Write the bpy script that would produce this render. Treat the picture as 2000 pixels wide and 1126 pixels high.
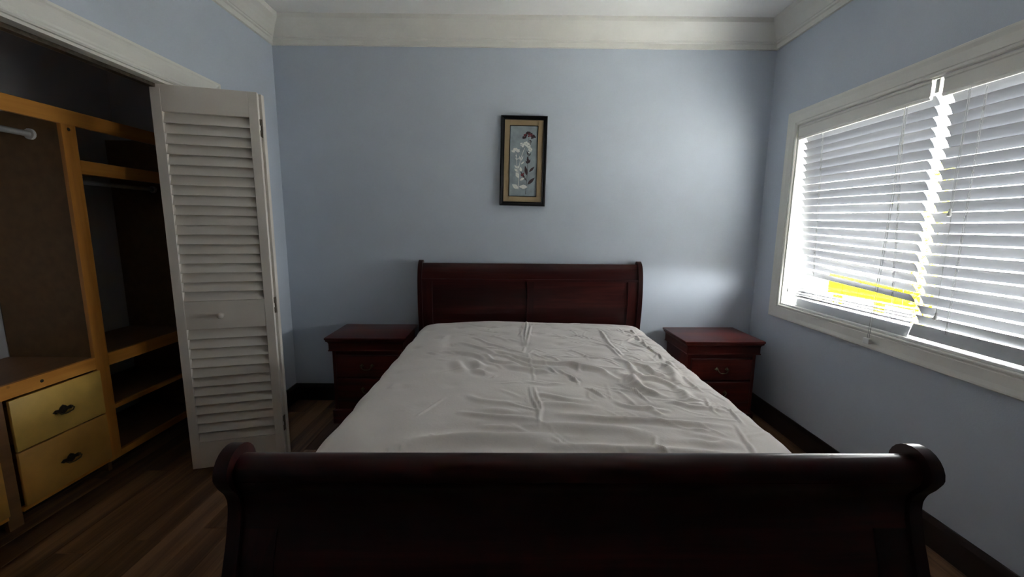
import bpy, bmesh, math, random
import numpy as np
from mathutils import Vector, Matrix, noise
random.seed(7)
for o in list(bpy.data.objects): bpy.data.objects.remove(o)
S = bpy.context.scene
COL = S.collection

# ---------------------------------------------------------------- camera
cam_d = bpy.data.cameras.new('camera')
cam = bpy.data.objects.new('camera', cam_d); COL.objects.link(cam)
cam_d.sensor_width = 36.0; cam_d.lens = 14.4; cam_d.clip_start = 0.02; cam_d.clip_end = 200
right = Vector((0.99995764, -0.00150393, 0.00908029)); up = Vector((-0.0087535, 0.14947477, 0.98872679))
back = -Vector((0.00284425, 0.9887644, -0.14945527))
m = Matrix((right, up, back)).transposed().to_4x4(); m.translation = (0, 0, 1.33)
cam.matrix_world = m
S.camera = cam

# ---------------------------------------------------------------- light and exposure
S.view_settings.view_transform = 'Standard'; S.view_settings.look = 'None'
S.view_settings.gamma = 1.0; S.view_settings.use_curve_mapping = False
S.view_settings.exposure = 4.7
W = bpy.data.worlds.new('overcast_sky'); S.world = W; W.use_nodes = True
nt = W.node_tree; nt.nodes.clear()
wo = nt.nodes.new('ShaderNodeOutputWorld'); bg = nt.nodes.new('ShaderNodeBackground')
bg.inputs['Color'].default_value = (0.99, 0.975, 0.985, 1); bg.inputs['Strength'].default_value = 2.2
nt.links.new(bg.outputs[0], wo.inputs[0])
sun_d = bpy.data.lights.new('sun', 'SUN'); sun_d.energy = 2.5; sun_d.angle = 0.02; sun_d.color = (1.0, 0.97, 0.92)
sun = bpy.data.objects.new('sun', sun_d); COL.objects.link(sun)
sun.rotation_euler = (math.radians(18), math.radians(-38), 0)      # from high behind the house, lights the yard
# portal in the window opening: guides sky sampling, gives no light of its own
pd = bpy.data.lights.new('window_portal', 'AREA'); pd.shape = 'RECTANGLE'; pd.size = 1.14; pd.size_y = 1.75
pd.cycles.is_portal = True
po = bpy.data.objects.new('window_portal', pd); COL.objects.link(po)
po.location = (2.0, 1.82, 1.4); po.rotation_euler = (0, math.radians(90), 0)
S.cycles.use_denoising = True
S.cycles.max_bounces = 14; S.cycles.diffuse_bounces = 10; S.cycles.transparent_max_bounces = 12
S.cycles.sample_clamp_indirect = 6.0; S.cycles.caustics_reflective = False; S.cycles.caustics_refractive = False

# ---------------------------------------------------------------- helpers
def obj(name, bm, mat, parent=None, smooth=False, angle=None):
    me = bpy.data.meshes.new(name)
    bmesh.ops.recalc_face_normals(bm, faces=bm.faces)
    bm.to_mesh(me); bm.free()
    if smooth:
        for p in me.polygons: p.use_smooth = True
        if angle: me.set_sharp_from_angle(angle=math.radians(angle))
    if mat: me.materials.append(mat)
    o = bpy.data.objects.new(name, me); COL.objects.link(o)
    if parent: o.parent = parent
    return o
def empty(name, loc=(0, 0, 0), rz=0.0, parent=None):
    o = bpy.data.objects.new(name, None); COL.objects.link(o); o.location = loc; o.rotation_euler = (0, 0, rz)
    o.empty_display_size = 0.05
    if parent: o.parent = parent
    return o
def tag(o, label=None, cat=None, group=None, kind=None):
    if label: o['label'] = label
    if cat: o['category'] = cat
    if group: o['group'] = group
    if kind: o['kind'] = kind
    return o
def B(): return bmesh.new()
def box(bm, x0, x1, y0, y1, z0, z1, bev=0.0, seg=1):
    r = bmesh.ops.create_cube(bm, size=1.0)
    vs = r['verts']
    for v in vs:
        v.co = Vector(((x0+x1)/2 + v.co.x*(x1-x0), (y0+y1)/2 + v.co.y*(y1-y0), (z0+z1)/2 + v.co.z*(z1-z0)))
    if bev:
        es = list({e for v in vs for e in v.link_edges})
        bmesh.ops.bevel(bm, geom=es, offset=bev, segments=seg, affect='EDGES', profile=0.5)
    return bm
def prism(bm, pts, a0, a1, axis='x'):
    """closed 2D outline extruded along axis; pts in the other two axes in order"""
    def P(p, a):
        return {'x': (a, p[0], p[1]), 'y': (p[0], a, p[1]), 'z': (p[0], p[1], a)}[axis]
    A = [bm.verts.new(P(p, a0)) for p in pts]; C = [bm.verts.new(P(p, a1)) for p in pts]
    bm.faces.new(A); bm.faces.new(C[::-1])
    n = len(pts)
    for i in range(n): bm.faces.new((A[i], C[i], C[(i+1) % n], A[(i+1) % n]))
    return bm
def tube(bm, pts, r, n=8, caps=True):
    pts = [Vector(p) for p in pts]; rings = []
    for i, p in enumerate(pts):
        d = (pts[min(i+1, len(pts)-1)] - pts[max(i-1, 0)]).normalized()
        a = d.orthogonal().normalized() if abs(d.z) > 0.95 else d.cross(Vector((0, 0, 1))).normalized()
        b = d.cross(a)
        rr = r[i] if isinstance(r, (list, tuple)) else r
        rings.append([bm.verts.new(p + a*rr*math.cos(t*2*math.pi/n) + b*rr*math.sin(t*2*math.pi/n)) for t in range(n)])
    for A, C in zip(rings, rings[1:]):
        for i in range(n): bm.faces.new((A[i], A[(i+1) % n], C[(i+1) % n], C[i]))
    if caps: bm.faces.new(rings[0][::-1]); bm.faces.new(rings[-1])
    return bm
def lathe(bm, prof, n=20, M=None):
    """prof (r,z) about z; M places it"""
    M = M or Matrix.Identity(4); rings = []
    for r, z in prof:
        if r < 1e-6: rings.append([bm.verts.new(M @ Vector((0, 0, z)))])
        else: rings.append([bm.verts.new(M @ Vector((r*math.cos(2*math.pi*i/n), r*math.sin(2*math.pi*i/n), z))) for i in range(n)])
    for A, C in zip(rings, rings[1:]):
        if len(A) == 1 and len(C) == 1: continue
        for i in range(n):
            j = (i+1) % n
            if len(A) == 1: bm.faces.new((A[0], C[i], C[j]))
            elif len(C) == 1: bm.faces.new((A[i], A[j], C[0]))
            else: bm.faces.new((A[i], A[j], C[j], C[i]))
    return bm
def sweep(bm, P0, P1, U, N, prof, m0=1, m1=1):
    """moulding run from P0 to P1. prof (a,b): a along U, b along N. ends run out by a*m (mitres)"""
    P0, P1, U, N = Vector(P0), Vector(P1), Vector(U), Vector(N)
    d = (P1-P0).normalized()
    A = [bm.verts.new(P0 - d*(a*m0) + U*a + N*b) for a, b in prof]
    C = [bm.verts.new(P1 + d*(a*m1) + U*a + N*b) for a, b in prof]
    n = len(prof)
    for i in range(n): bm.faces.new((A[i], C[i], C[(i+1) % n], A[(i+1) % n]))
    bm.faces.new(A); bm.faces.new(C[::-1])
    return bm

# ---------------------------------------------------------------- materials
def new_mat(name):
    m = bpy.data.materials.new(name); m.use_nodes = True
    b = m.node_tree.nodes['Principled BSDF']
    return m, m.node_tree, b
def nd(t, typ, **kw):
    n = t.nodes.new(typ)
    for k, v in kw.items():
        if k in n.inputs: n.inputs[k].default_value = v
        else: setattr(n, k, v)
    return n
def ramp(t, stops):
    r = t.nodes.new('ShaderNodeValToRGB'); e = r.color_ramp.elements
    while len(e) < len(stops): e.new(0.5)
    for i, (p, c) in enumerate(stops): e[i].position = p; e[i].color = (*c, 1)
    return r
def plain(name, col, rough=0.5, metal=0.0, bump=0.0, bscale=60, var=0.06, spec=0.5, nscale=6, coord='Object'):
    m, t, b = new_mat(name)
    co = t.nodes.new('ShaderNodeTexCoord')
    n = nd(t, 'ShaderNodeTexNoise', Scale=nscale, Detail=4.0); t.links.new(co.outputs[coord], n.inputs['Vector'])
    lo = tuple(c*(1-var) for c in col); hi = tuple(min(1, c*(1+var)) for c in col)
    r = ramp(t, [(0.3, lo), (0.7, hi)]); t.links.new(n.outputs['Fac'], r.inputs[0]); t.links.new(r.outputs[0], b.inputs['Base Color'])
    b.inputs['Roughness'].default_value = rough; b.inputs['Metallic'].default_value = metal
    b.inputs['Specular IOR Level'].default_value = spec
    if bump:
        n2 = nd(t, 'ShaderNodeTexNoise', Scale=bscale, Detail=3.0); t.links.new(co.outputs[coord], n2.inputs['Vector'])
        bp = nd(t, 'ShaderNodeBump', Strength=bump, Distance=0.002); t.links.new(n2.outputs['Fac'], bp.inputs['Height'])
        t.links.new(bp.outputs[0], b.inputs['Normal'])
    return m
def wood(name, cols, rough=0.4, axis=1, scale=10, stretch=0.06, bump=0.1, rand=0.0, knots=False, coat=0.0, spec=0.5):
    m, t, b = new_mat(name)
    co = t.nodes.new('ShaderNodeTexCoord'); mp = t.nodes.new('ShaderNodeMapping')
    sc = [1.0, 1.0, 1.0]; sc[axis] = stretch
    mp.inputs['Scale'].default_value = sc
    t.links.new(co.outputs['Object'], mp.inputs['Vector'])
    oi = t.nodes.new('ShaderNodeObjectInfo')
    if rand:
        ml = nd(t, 'ShaderNodeMath', operation='MULTIPLY'); ml.inputs[1].default_value = 37.0
        t.links.new(oi.outputs['Random'], ml.inputs[0]); t.links.new(ml.outputs[0], mp.inputs['Location'])
    n = nd(t, 'ShaderNodeTexNoise', Scale=scale, Detail=6.0, Roughness=0.62, Distortion=0.6); t.links.new(mp.outputs[0], n.inputs['Vector'])
    n2 = nd(t, 'ShaderNodeTexNoise', Scale=scale*9, Detail=3.0); t.links.new(mp.outputs[0], n2.inputs['Vector'])
    mx = nd(t, 'ShaderNodeMath', operation='MULTIPLY_ADD'); t.links.new(n2.outputs['Fac'], mx.inputs[0]); mx.inputs[1].default_value = 0.28
    t.links.new(n.outputs['Fac'], mx.inputs[2])
    fac = mx.outputs[0]
    if rand:
        m2 = nd(t, 'ShaderNodeMath', operation='MULTIPLY_ADD'); t.links.new(oi.outputs['Random'], m2.inputs[0]); m2.inputs[1].default_value = rand
        t.links.new(fac, m2.inputs[2]); m3 = nd(t, 'ShaderNodeMath', operation='SUBTRACT'); t.links.new(m2.outputs[0], m3.inputs[0]); m3.inputs[1].default_value = rand/2
        fac = m3.outputs[0]
    k = len(cols); r = ramp(t, [(0.42+0.42*i/(k-1), c) for i, c in enumerate(cols)]); t.links.new(fac, r.inputs[0])
    out = r.outputs[0]
    if knots:
        v = nd(t, 'ShaderNodeTexVoronoi', Scale=6.0); t.links.new(co.outputs['Object'], v.inputs['Vector'])
        kr = ramp(t, [(0.045, (0.12, 0.05, 0.03)), (0.085, (1, 1, 1))]); t.links.new(v.outputs['Distance'], kr.inputs[0])
        mm = nd(t, 'ShaderNodeMix', data_type='RGBA', blend_type='MULTIPLY'); mm.inputs[0].default_value = 0.9
        t.links.new(out, mm.inputs[6]); t.links.new(kr.outputs[0], mm.inputs[7]); out = mm.outputs[2]
    t.links.new(out, b.inputs['Base Color'])
    b.inputs['Roughness'].default_value = rough; b.inputs['Coat Weight'].default_value = coat; b.inputs['Coat Roughness'].default_value = 0.18
    b.inputs['Specular IOR Level'].default_value = spec
    bp = nd(t, 'ShaderNodeBump', Strength=bump, Distance=0.001); t.links.new(n2.outputs['Fac'], bp.inputs['Height']); t.links.new(bp.outputs[0], b.inputs['Normal'])
    return m
M_wall = plain('blue_wall_paint', (0.54, 0.595, 0.675), 0.55, bump=0.25, bscale=180, var=0.02, spec=0.35)
M_white = plain('white_trim_paint', (0.76, 0.75, 0.70), 0.42, bump=0.08, bscale=90, var=0.03)
M_ceil = plain('ceiling_paint', (0.84, 0.84, 0.82), 0.7, bump=0.2, bscale=120, var=0.02)
M_closetwall = plain('closet_wall_paint', (0.60, 0.60, 0.62), 0.75, bump=0.1, var=0.08, nscale=3)
M_door = plain('bifold_door_paint', (0.74, 0.69, 0.63), 0.45, bump=0.06, bscale=80, var=0.03)
M_mah = [wood('mahogany_'+'xyz'[a], [(0.011, 0.0028, 0.0032), (0.028, 0.0048, 0.0048), (0.062, 0.011, 0.009)], 0.30, axis=a, scale=9, bump=0.04, coat=0.0, spec=0.25) for a in range(3)]
M_cherry = [wood('cherry_mahogany_'+'xyz'[a], [(0.020, 0.004, 0.0045), (0.066, 0.010, 0.008), (0.13, 0.021, 0.015)], 0.30, axis=a, scale=9, bump=0.04, coat=0.0, spec=0.3) for a in range(3)]
M_base = wood('dark_baseboard_wood', [(0.012, 0.007, 0.007), (0.026, 0.014, 0.012)], 0.42, axis=1, bump=0.03)
M_floor = wood('laminate_floor', [(0.045, 0.018, 0.009), (0.13, 0.060, 0.030), (0.27, 0.145, 0.078)], 0.42, axis=1, scale=13, stretch=0.05, rand=0.26, bump=0.06)
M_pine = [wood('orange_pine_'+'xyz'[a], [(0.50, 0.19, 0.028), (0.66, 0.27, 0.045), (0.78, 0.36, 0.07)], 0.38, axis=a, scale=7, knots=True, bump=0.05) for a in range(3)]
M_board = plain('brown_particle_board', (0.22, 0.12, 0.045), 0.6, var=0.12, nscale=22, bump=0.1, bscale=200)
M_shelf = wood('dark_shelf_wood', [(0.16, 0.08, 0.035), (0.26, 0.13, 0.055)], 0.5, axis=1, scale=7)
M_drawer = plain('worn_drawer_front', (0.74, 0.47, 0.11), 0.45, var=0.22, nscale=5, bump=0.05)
M_brass = plain('aged_brass', (0.16, 0.13, 0.085), 0.4, metal=1.0, var=0.25, nscale=60)
M_darkmetal = plain('dark_metal', (0.10, 0.085, 0.065), 0.45, metal=0.9, var=0.3, nscale=80)
M_hinge = plain('brown_hinge_metal', (0.16, 0.13, 0.10), 0.5, metal=0.6, var=0.2, nscale=80)
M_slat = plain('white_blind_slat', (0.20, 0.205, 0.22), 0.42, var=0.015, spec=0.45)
M_vinyl = plain('white_vinyl', (0.80, 0.80, 0.78), 0.35, var=0.02)
M_rail = plain('grey_white_blind_rail', (0.55, 0.57, 0.60), 0.4, var=0.05)
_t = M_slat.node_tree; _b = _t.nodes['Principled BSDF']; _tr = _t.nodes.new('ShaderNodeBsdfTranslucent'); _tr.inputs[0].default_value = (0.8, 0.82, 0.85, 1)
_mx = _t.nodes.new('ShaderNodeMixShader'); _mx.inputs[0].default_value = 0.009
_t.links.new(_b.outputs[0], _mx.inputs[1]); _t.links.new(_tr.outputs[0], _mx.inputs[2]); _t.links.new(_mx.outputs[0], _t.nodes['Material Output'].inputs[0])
M_cord = plain('grey_white_cord', (0.40, 0.40, 0.40), 0.7, var=0.05)
M_chrome = plain('grey_rod_metal', (0.55, 0.56, 0.55), 0.4, metal=0.5, var=0.1)
M_black = plain('black_lacquer', (0.006, 0.006, 0.008), 0.35, var=0.1, spec=0.2)
M_mat = plain('tan_mat_board', (0.34, 0.25, 0.14), 0.7, var=0.06, nscale=12, bump=0.1, bscale=300)
M_leafw = plain('pale_leaf_ink', (0.72, 0.73, 0.68), 0.7, var=0.12, nscale=90)
M_leafd = plain('dark_leaf_ink', (0.035, 0.015, 0.018), 0.7, var=0.3, nscale=90)
M_red = plain('maroon_ink', (0.14, 0.02, 0.03), 0.7, var=0.3, nscale=120)
M_print = plain('mottled_grey_print', (0.26, 0.31, 0.335), 0.5, var=0.22, nscale=16)
def sheet_mat():
    m, t, b = new_mat('fitted_sheet_cotton')
    co = t.nodes.new('ShaderNodeTexCoord')
    n = nd(t, 'ShaderNodeTexNoise', Scale=3.0, Detail=3.0); t.links.new(co.outputs['Object'], n.inputs['Vector'])
    r = ramp(t, [(0.3, (0.73, 0.675, 0.645)), (0.7, (0.79, 0.735, 0.70))]); t.links.new(n.outputs['Fac'], r.inputs[0]); t.links.new(r.outputs[0], b.inputs['Base Color'])
    b.inputs['Roughness'].default_value = 0.75; b.inputs['Sheen Weight'].default_value = 0.15; b.inputs['Specular IOR Level'].default_value = 0.25
    n2 = nd(t, 'ShaderNodeTexNoise', Scale=45.0, Detail=4.0, Distortion=1.2); t.links.new(co.outputs['Object'], n2.inputs['Vector'])
    bp = nd(t, 'ShaderNodeBump', Strength=0.18, Distance=0.004); t.links.new(n2.outputs['Fac'], bp.inputs['Height']); t.links.new(bp.outputs[0], b.inputs['Normal'])
    return m
M_sheet = sheet_mat()
def glass_mat():
    m, t, b = new_mat('window_glass'); t.nodes.remove(b)
    out = t.nodes['Material Output']
    tr = nd(t, 'ShaderNodeBsdfTransparent'); tr.inputs[0].default_value = (0.93, 0.95, 0.94, 1)
    gl = nd(t, 'ShaderNodeBsdfGlossy'); gl.inputs['Roughness'].default_value = 0.02
    lw = nd(t, 'ShaderNodeLayerWeight'); lw.inputs[0].default_value = 0.5
    pw = nd(t, 'ShaderNodeMath', operation='POWER'); t.links.new(lw.outputs['Facing'], pw.inputs[0]); pw.inputs[1].default_value = 5.0
    fr = nd(t, 'ShaderNodeMath', operation='MULTIPLY_ADD'); t.links.new(pw.outputs[0], fr.inputs[0]); fr.inputs[1].default_value = 0.8; fr.inputs[2].default_value = 0.03
    mx = t.nodes.new('ShaderNodeMixShader'); t.links.new(fr.outputs[0], mx.inputs[0]); t.links.new(tr.outputs[0], mx.inputs[1]); t.links.new(gl.outputs[0], mx.inputs[2])
    t.links.new(mx.outputs[0], out.inputs[0])
    return m
M_glass = glass_mat()
M_ground = plain('pale_concrete', (0.36, 0.35, 0.33), 0.8, var=0.08, nscale=2)
M_leaf = plain('yellow_green_leaf', (0.42, 0.38, 0.02), 0.8, var=0.2, nscale=30, spec=0.1)
M_shrubstem = plain('shrub_stem', (0.20, 0.14, 0.08), 0.8)
M_yellow = plain('yellow_painted_boards', (0.62, 0.47, 0.002), 1.0, var=0.08, nscale=9, spec=0.0)

# ---------------------------------------------------------------- dimensions (metres); camera stands at x=0 y=0
XL, XR, YB, YF, ZC = -1.638, 1.801, 3.0, -3.60, 2.69
WY0, WY1, WZ0, WZ1 = 0.98, 2.687, 0.835, 1.972          # window opening in the right wall
DY0, DY1, DZ = 0.45, 2.31, 1.992                        # closet opening in the left wall
CX = -2.60                                              # closet back wall

# ---------------------------------------------------------------- room shell
def struct(name, bm, mat, parent=None, smooth=False):
    o = obj(name, bm, mat, parent, smooth)
    if not parent: o['kind'] = 'structure'
    return o
b = B(); box(b, CX-0.1, XR+0.2, YB, YB+0.12, -0.1, ZC+0.1); struct('wall_back', b, M_wall)
b = B(); box(b, CX-0.1, XR+0.2, YF-0.12, YF, -0.1, ZC+0.1); struct('wall_front', b, M_wall)
b = B()
box(b, XL-0.12, XL, YF, DY0, 0, ZC); box(b, XL-0.12, XL, DY1, YB, 0, ZC); box(b, XL-0.12, XL, DY0, DY1, DZ, ZC)
struct('wall_left', b, M_wall)
b = B()
box(b, XR, XR+0.16, YF, WY0, 0, ZC); box(b, XR, XR+0.16, WY1, YB, 0, ZC)
box(b, XR, XR+0.16, WY0, WY1, 0, WZ0); box(b, XR, XR+0.16, WY0, WY1, WZ1, ZC)
struct('wall_right', b, M_wall)
b = B(); box(b, CX-0.1, XR+0.16, YF-0.12, YB+0.12, ZC, ZC+0.12); struct('ceiling', b, M_ceil)
b = B(); box(b, CX-0.12, CX, YF, YB, 0, ZC); struct('wall_closet_back', b, M_closetwall)
b = B(); box(b, CX, XL-0.12, 2.80, 2.90, 0, ZC); struct('wall_closet_end', b, M_closetwall)
b = B(); box(b, CX, XL-0.12, 0.15, 0.25, 0, ZC); struct('wall_closet_near', b, M_closetwall)
# closet wall faces inside (back side of the bedroom wall)
# floor: sub-floor slab plus separate laminate planks
b = B(); box(b, CX-0.1, XR+0.16, YF-0.12, YB+0.12, -0.12, -0.008); floor = struct('floor', b, M_base)
PW, PL = 0.125, 1.22
def plank_mesh(w, l):
    bb = B(); box(bb, 0.0006, w-0.0006, 0.0006, l-0.0006, -0.008, 0.0, 0.0009)
    me = bpy.data.meshes.new('plank'); bb.to_mesh(me); bb.free(); me.materials.append(M_floor); return me
pm = {}
x = CX
col = 0
while x < XR - 0.001:
    w = min(PW, XR - x); y = YF - 0.01 - ((col*0.47) % 1.0)*PL
    while y < YB:
        y0, y1 = max(y, YF), min(y+PL, YB)
        if y1 - y0 > 0.01:
            key = (round(w, 3), round(y1-y0, 3))
            if key not in pm: pm[key] = plank_mesh(w, y1-y0)
            o = bpy.data.objects.new('plank', pm[key]); COL.objects.link(o); o.parent = floor; o.location = (x, y0, 0)
        y += PL
    x += PW; col += 1

# crown moulding (profile: a = out from wall / b = up), mitred at the corners
CROWN = [(0.0, 0.0), (0.014, 0.002), (0.016, 0.030), (0.024, 0.036), (0.026, 0.044), (0.032, 0.047), (0.040, 0.062), (0.056, 0.086),
         (0.074, 0.108), (0.090, 0.124), (0.098, 0.132), (0.102, 0.146), (0.103, 0.16), (0.0, 0.16)]
Z0 = 2.53
def crown(name, P0, P1, U):
    bb = B(); sweep(bb, P0, P1, U, (0, 0, 1), CROWN, -1, -1); return struct(name, bb, M_white)
crown('trim_1', (XL, YB, Z0), (XR, YB, Z0), (0, -1, 0))
crown('trim_2', (XL, YF, Z0), (XL, YB, Z0), (1, 0, 0))
crown('trim_3', (XR, YF, Z0), (XR, YB, Z0), (-1, 0, 0))
BASE = [(0, 0), (0.015, 0), (0.015, 0.105), (0.011, 0.122), (0.008, 0.130), (0, 0.130)]
def baseb(name, P0, P1, U, m0=-1, m1=-1):
    bb = B(); sweep(bb, P0, P1, U, (0, 0, 1), BASE, m0, m1); return struct(name, bb, M_base)
baseb('baseboard_back', (XL, YB, 0), (XR, YB, 0), (0, -1, 0))
baseb('baseboard_right', (XR, YF, 0), (XR, YB, 0), (-1, 0, 0))
baseb('baseboard_left', (XL, DY1+0.10, 0), (XL, YB, 0), (1, 0, 0), 0, -1)

# closet opening casing
CAS = [(0, 0), (0, 0.012), (0.006, 0.016), (0.014, 0.012), (0.020, 0.014), (0.030, 0.012), (0.070, 0.016), (0.082, 0.020), (0.088, 0.024), (0.098, 0.024), (0.100, 0.020), (0.100, 0)]
casing = empty('trim_4', (0, 0, 0)); casing['kind'] = 'structure'
bb = B(); sweep(bb, (XL, DY0, DZ), (XL, DY1, DZ), (0, 0, 1), (1, 0, 0), CAS, 1, 1); obj('head_casing', bb, M_white, casing)
bb = B(); sweep(bb, (XL, DY1, 0), (XL, DY1, DZ), (0, 1, 0), (1, 0, 0), CAS, 0, 1); obj('side_casing', bb, M_white, casing)
bb = B(); sweep(bb, (XL, DY0, 0), (XL, DY0, DZ), (0, -1, 0), (1, 0, 0), CAS, 0, 1); obj('side_casing', bb, M_white, casing)
bb = B(); box(bb, XL-0.12, XL+0.002, DY0, DY1, DZ-0.012, DZ-0.0005); obj('head_jamb', bb, M_white, casing)
bb = B(); box(bb, XL-0.12, XL+0.002, DY1-0.014, DY1-0.0005, 0.0, DZ-0.012); obj('side_jamb', bb, M_white, casing)
bb = B(); box(bb, XL-0.075, XL-0.045, DY0+0.01, DY1-0.015, DZ-0.028, DZ-0.012); obj('door_track', bb, M_darkmetal, casing)

# ---------------------------------------------------------------- window
win = empty('window_1', (0, 0, 0)); win['kind'] = 'structure'
WC = [(0, 0), (0, 0.012), (0.004, 0.016), (0.010, 0.016), (0.013, 0.011), (0.018, 0.011), (0.021, 0.014), (0.060, 0.016), (0.078, 0.020), (0.086, 0.020), (0.090, 0.016), (0.090, 0)]
for (P0, P1, U) in (((XR, WY0, WZ1), (XR, WY1, WZ1), (0, 0, 1)), ((XR, WY0, WZ0), (XR, WY1, WZ0), (0, 0, -1)),
                    ((XR, WY1, WZ0), (XR, WY1, WZ1), (0, 1, 0)), ((XR, WY0, WZ0), (XR, WY0, WZ1), (0, -1, 0))):
    bb = B(); sweep(bb, P0, P1, U, (-1, 0, 0), WC, 1, 1); obj('window_casing', bb, M_white, win)
# jamb liners, sill
bb = B(); box(bb, XR-0.004, XR+0.16, WY0, WY1, WZ0, WZ0+0.012, 0.002); obj('window_sill', bb, M_vinyl, win)
bb = B(); box(bb, XR-0.002, XR+0.16, WY0, WY1, WZ1-0.008, WZ1); obj('head_jamb', bb, M_vinyl, win)
for y0 in (WY0, WY1-0.010):
    bb = B(); box(bb, XR-0.002, XR+0.16, y0, y0+0.010, WZ0+0.012, WZ1-0.008); obj('side_jamb', bb, M_vinyl, win)
def sash(y0, y1, x, st=0.035):
    f = B(); z0, z1 = WZ0+0.012, WZ1-0.008
    box(f, x, x+0.03, y0, y0+st, z0, z1, 0.003); box(f, x, x+0.03, y1-st, y1, z0, z1, 0.003)
    box(f, x, x+0.03, y0+st, y1-st, z0, z0+st, 0.003); box(f, x, x+0.03, y0+st, y1-st, z1-st, z1, 0.003)
    o = obj('window_sash', f, M_vinyl, win)
    g = B(); box(g, x+0.013, x+0.017, y0+st-0.004, y1-st+0.004, z0+st-0.004, z1-st+0.004); obj('pane', g, M_glass, o)
sash(WY0+0.010, 1.80, XR+0.085); sash(1.77, WY1-0.010, XR+0.118)

# ---------------------------------------------------------------- blinds
def slat_bm(y0, y1, w=0.05, t=0.0028, arc=0.003):
    """flat-ish slat along y, width in x, slightly crowned"""
    bm = B(); n = 6; P = []
    for i in range(n+1):
        u = i/n - 0.5; P.append((u*w, arc*(1-4*u*u)))
    pts = [(a, c+t/2) for a, c in P] + [(a, c-t/2) for a, c in P[::-1]]
    prism(bm, [(a, c) for a, c in pts], y0, y1, 'y'); return bm
def add_slat(par, yl, zl, yr, zr, tilt, x=1.835, w=0.047):
    """yl,zl far end / yr,zr near end"""
    L = math.hypot(yl-yr, zl-zr)
    key = (round(L, 3), w)
    if key not in slat_cache:
        o = obj('slat', slat_bm(-L/2, L/2, w), M_slat, par, smooth=True, angle=40); slat_cache[key] = o.data
    else:
        o = bpy.data.objects.new('slat', slat_cache[key]); COL.objects.link(o); o.parent = par
    o.location = (x, (yl+yr)/2, (zl+zr)/2)
    o.rotation_euler = (math.atan2(zl-zr, yl-yr), tilt, 0)
    return o
slat_cache = {}
def valance(par, y0, y1):
    prof = [(1.797, 1.888), (1.800, 1.884), (1.805, 1.884), (1.808, 1.888), (1.808, 1.968), (1.797, 1.968), (1.793, 1.964), (1.793, 1.957), (1.796, 1.952), (1.796, 1.900), (1.793, 1.895)]
    bb = B(); prism(bb, prof, y0, y1, 'y'); v = obj('valance', bb, M_white, par)
    bb = B(); box(bb, 1.811, 1.856, y0+0.012, y1-0.012, 1.915, 1.958, 0.002); obj('head_rail', bb, M_vinyl, par)
    return v
def ladder(par, y_top, y_bot, ztop, zbot, n, x=1.835):
    bb = B()
    for dx in (-0.0235, 0.0235):
        tube(bb, [(x+dx, y_top, ztop), (x+dx, y_bot, zbot)], 0.0007, 5)
    obj('ladder_cord', bb, M_cord, par)
    bb = B(); tube(bb, [(x-0.022, y_top+0.008, ztop), (x-0.022, y_bot+0.008, zbot)], 0.0007, 5)
    for k in range(n):       # small knots / loops seen at each slat
        t = (k+0.5)/n; y = y_top+(y_bot-y_top)*t; z = ztop+(zbot-ztop)*t
        tube(bb, [(x-0.026, y, z+0.010), (x-0.029, y+0.004, z), (x-0.026, y+0.001, z-0.012)], 0.0011, 5)
    obj('lift_cord', bb, M_cord, par)
def tassel(par, x, y, z, r=0.008):
    bb = B(); lathe(bb, [(0, 0.024), (0.004, 0.022), (0.005, 0.010), (r, 0.002), (r, -0.006), (0.0, -0.010)], 10, Matrix.Translation((x, y, z))); return obj('cord_tassel', bb, M_vinyl, par, smooth=True, angle=50)
def bottom_rail(par, yl, zl, yr, zr, x, tilt, w=0.05, t=0.016):
    L = math.hypot(yl-yr, zl-zr)
    bb = B(); box(bb, -w/2, w/2, -L/2, L/2, -t/2, t/2, 0.004, 2)
    o = obj('bottom_rail', bb, M_rail, par, smooth=True, angle=40)
    o.location = (x, (yl+yr)/2, (zl+zr)/2); o.rotation_euler = (math.atan2(zl-zr, yl-yr), tilt, 0)
    for yy in (-L*0.32, L*0.30):
        bb = B(); lathe(bb, [(0, 0.0), (0.006, 0.0), (0.006, 0.002), (0.003, 0.004), (0, 0.004)], 8, Matrix.Translation((0, yy, -t/2-0.004)))
        obj('cord_plug', bb, M_vinyl, o)
    return o
blindL = empty('window_blind', (0, 0, 0))
tag(blindL, 'white crooked blind on the far half of the window, gap above its lowest slats', 'blind')
valance(blindL, 1.862, 2.690-0.012)
R = math.radians
NL = 20
for k in range(NL):
    t = k/(NL-1)
    zl = 1.888 - 0.812*t; yl = 2.668 - 0.02*t - 0.055*t**2.2
    zr = 1.882 - 0.867*t - 0.0*t; yr = 1.862 - 0.046*t
    tl = 55 + 2*math.sin(k*1.7) + (0 if k < NL-2 else -(k-NL+3)*2)
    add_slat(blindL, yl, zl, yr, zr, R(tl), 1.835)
for (zl, zr, tl, yl, yr) in ((0.962, 0.976, 4, 2.575, 1.816), (0.940, 0.950, -3, 2.585, 1.816), (0.922, 0.934, 3, 2.58, 1.816), (0.908, 0.914, -2, 2.59, 1.816)):
    add_slat(blindL, yl, zl, yr, zr, R(tl), 1.838)
bottom_rail(blindL, 2.58, 0.866, 1.818, 0.872, 1.830, R(-76), 0.050)
ladder(blindL, 2.49, 2.42, 1.91, 0.90, 20); ladder(blindL, 1.99, 1.90, 1.91, 0.90, 20)
bb = B(); tube(bb, [(1.788, 1.951, 1.887), (1.783, 1.955, 1.3), (1.772, 1.962, 0.80)], 0.0012, 6); tube(bb, [(1.788, 1.962, 1.887), (1.784, 1.966, 1.3), (1.772, 1.972, 0.80)], 0.0012, 6)
obj('pull_cord', bb, M_cord, blindL)
bb = B(); box(bb, 1.760, 1.776, 1.948, 1.984, 0.772, 0.800, 0.003, 2); obj('cord_clip', bb, M_vinyl, blindL)
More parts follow.
